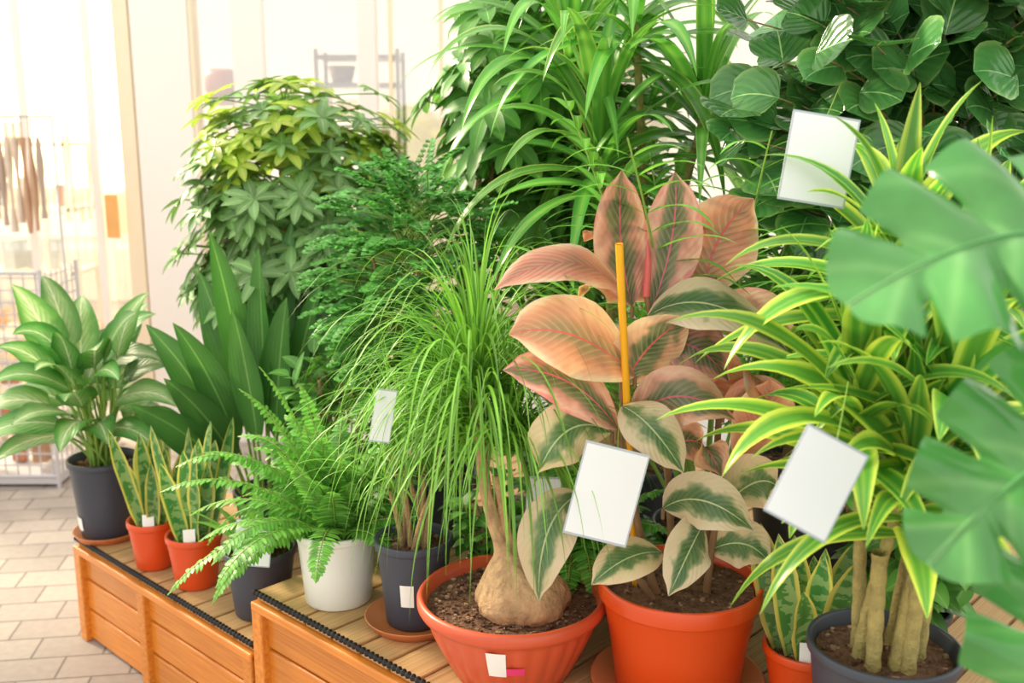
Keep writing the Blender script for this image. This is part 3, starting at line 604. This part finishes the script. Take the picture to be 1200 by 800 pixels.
for k,(x,y) in enumerate(((-1.2,7),(0.6,7),(-3.2,7))):
    e=empty('ceiling_lamp',(x,y,2.55)); boxobj('tube',[(-.5,.5,-.04,.04,-.03,0)],M['lamp']).parent=e; boxobj('housing',[(-.55,.55,-.08,.08,0,.05)],M['wall']).parent=e; boxobj('rods',[(-.4,-.39,-.005,.005,.05,.8),(.39,.4,-.005,.005,.05,.8)],M['wall']).parent=e
# shelves with goods
cols=['d8a878','e8dcc4','c88868','e0c490','b8c0c0','f0ece0','b89070','e0d0b4','a0a4a0','e8b880']
GM=[plain('goods_%d'%i,c,.6,.08,10) for i,c in enumerate(cols)]
def shelf(x0,x1,y,zs,goods=True,hts=(.1,.22)):
    e=empty('store_shelf',(x0,y,0)); mb=MB()
    for z in zs: mb.box(((x0+x1)/2,y,z),(x1-x0,.4,.025))
    for x in (x0,x1): mb.box((x,y+.18,max(zs)/2+.1),(.04,.04,max(zs)+.2)); mb.box((x,y-.18,max(zs)/2+.1),(.04,.04,max(zs)+.2))
    mb.build('rack',[M['cream']],e,False)
    mb=MB()
    for z in zs:
        x=x0+.08
        while x<x1-.12:
            w=R(.06,.16); h=R(*hts); mm=random.randrange(len(GM))
            if random.random()<.5: mb.box((x+w/2,y-R(.0,.08),z+.0125+h/2),(w,.2,h),mat=mm)
            else: revolve(mb,[(.001,0),(w*.32,0),(w*.5,h*.9),(w*.5,h),(w*.44,h),(.001,h*.9)],(x+w/2,y-.04,z+.0125),16,mat=mm)
            x+=w+R(.03,.2)
    mb.build('goods',GM,e,False)
shelf(-4.4,-2.75,6.6,(.2,.6,1.0,1.4))
shelf(-1.75,-.75,6.4,(.2,.65,1.1,1.55))
e=empty('metal_shelf_unit',(-.95,5.6,0)); mb=MB()
for z in (.4,.9,1.4,1.72,1.86): mb.box((-.80,5.6,z),(.42,.3,.02))
for x in (-1.01,-.59):
    for y in (5.46,5.74): mb.box((x,y,.95),(.02,.02,1.9))
mb.build('rack',[plain('dark_metal','6a5f58',.4,.1,10,metal=.5)],e,False)
mb=MB(); revolve(mb,[(.001,0),(.05,0),(.075,.09),(.07,.09),(.001,.02)],(-.9,5.6,1.73),20); revolve(mb,[(.001,0),(.05,0),(.075,.08),(.07,.08),(.001,.02)],(-.7,5.6,1.41),20); mb.build('baskets',[plain('basket_brown','7a5040',.7,.2,60,bump=.5)],e)
e=empty('basket_stand',(-1.48,5.3,0)); mb=MB()
for z in (.5,1.0,1.5,1.62): mb.box((-1.48,5.3,z),(.24,.24,.02))
for x in (-1.59,-1.37):
    for y in (5.19,5.41): mb.box((x,y,.81),(.015,.015,1.62))
mb.build('rack',[plain('brown_metal','8a6a50',.5,.1,10)],e,False)
mb=MB(); revolve(mb,[(.001,0),(.06,0),(.085,.06),(.085,.13),(.06,.16),(.055,.15),(.001,.05)],(-1.46,5.3,1.63),24); mb.build('vase',[plain('brown_ceramic','8a5444',.4,.15,20)],e)
# wire rack
def wiregrid(name,x0,x1,y,z0,z1,step=.05,ret=.35):
    e=empty(name,(x0,y,0)); mb=MB()
    for x in np.arange(x0,x1+.001,step): tube(mb,[(x,y,z0),(x,y,z1)],.0036,5)
    for z in np.arange(z0,z1+.001,step): tube(mb,[(x0,y-.003,z),(x1,y-.003,z)],.0036,5); tube(mb,[(x1,y,z),(x1,y+ret,z)],.0036,5)
    for yy in np.arange(y,y+ret+.001,step): tube(mb,[(x1,yy,z0),(x1,yy,z1)],.0036,5)
    for x,yy in ((x0,y),(x1,y),(x1,y+ret)): tube(mb,[(x,yy,0),(x,yy,z1+.01)],.009,8)
    tube(mb,[(x0,y,z1),(x1,y,z1)],.008,8); tube(mb,[(x0,y,z0),(x1,y,z0)],.008,8); mb.box(((x0+x1)/2,y+ret/2,.03),(x1-x0,ret,.03))
    mb.build('wires',[M['wire']],e)
    mb=MB()
    for i in range(60):
        x=R(x0+.05,x1-.07); yy=R(y+.06,y+ret-.06); s=R(.05,.09); mb.box((x,yy,.05+s/2+R(0,.5)),(s,s*.8,s),mat=i%4)
    mb.build('goods_in_bin',[GM[0],GM[2],GM[6],GM[9]],e,False)
wiregrid('wire_mesh_bin',-2.75,-1.93,4.15,.05,.92)
e=empty('hanging_merchandise_rail',(-2.4,4.55,1.5)); mb=MB(); tube(mb,[(-2.9,4.55,1.55),(-2.0,4.55,1.55)],.006,8); tube(mb,[(-2.9,4.55,0),(-2.9,4.55,1.55)],.012,8);tube(mb,[(-2.0,4.55,0),(-2.0,4.55,1.55)],.006,8); mb.build('rail',[M['wire']],e)
mb=MB()
for x in np.arange(-2.85,-2.05,.034):
    l=R(.34,.42); P=np.zeros((8,9,3)); th=np.linspace(0,2*math.pi,9)
    for i in range(8):
        q=.010+.004*math.sin(i*1.1+x*40); P[i,:,0]=x+q*np.cos(th); P[i,:,1]=4.55+q*2*np.sin(th); P[i,:,2]=1.46-l*i/7
    mb.grid(P,mat=random.choice([0,1,2])); tube(mb,[(x,4.55,1.45),(x,4.55,1.555)],.003,5,mat=2)
mb.build('hanging_goods',[plain('cloth_a','c8a488',.8),plain('cloth_b','e0d0c0',.8),plain('cloth_c','b8a498',.8)],e,True)

# ---------------------------------------------------------------- light
w=bpy.data.worlds.new('World'); scn.world=w; w.use_nodes=True; bg=w.node_tree.nodes['Background']; bg.inputs[0].default_value=(1,.97,.905,1); bg.inputs[1].default_value=1.62
def sun(name,dirv,col,en,ang):
    l=bpy.data.lights.new(name,'SUN'); l.energy=en; l.color=col; l.angle=math.radians(ang); o=bpy.data.objects.new(name,l); scn.collection.objects.link(o); o.rotation_euler=Vector(dirv).to_track_quat('-Z','Y').to_euler()
sun('sun',(.9,-.6,-.72),(1,.87,.63),6.2,8)
def area(name,loc,tgt,size,en,col):
    l=bpy.data.lights.new(name,'AREA'); l.energy=en; l.size=size; l.color=col; o=bpy.data.objects.new(name,l); scn.collection.objects.link(o); o.location=loc; o.rotation_euler=(Vector(tgt)-Vector(loc)).to_track_quat('-Z','Y').to_euler()
area('added_warm_fill',(-3.2,6,2.65),(-3.2,6,0),1.5,130,(1,.82,.5))  # added warm area light without a fixture, brightens the interior left

# ---------------------------------------------------------------- camera
cam=bpy.data.cameras.new('camera'); co=bpy.data.objects.new('camera',cam); scn.collection.objects.link(co); scn.camera=co
cam.lens=36; cam.sensor_width=36; co.location=(0,0,1.5); co.rotation_euler=(math.radians(90-11.77),0,0)
cam.dof.use_dof=True; cam.dof.focus_distance=1.95; cam.dof.aperture_fstop=3.2; cam.clip_start=.05
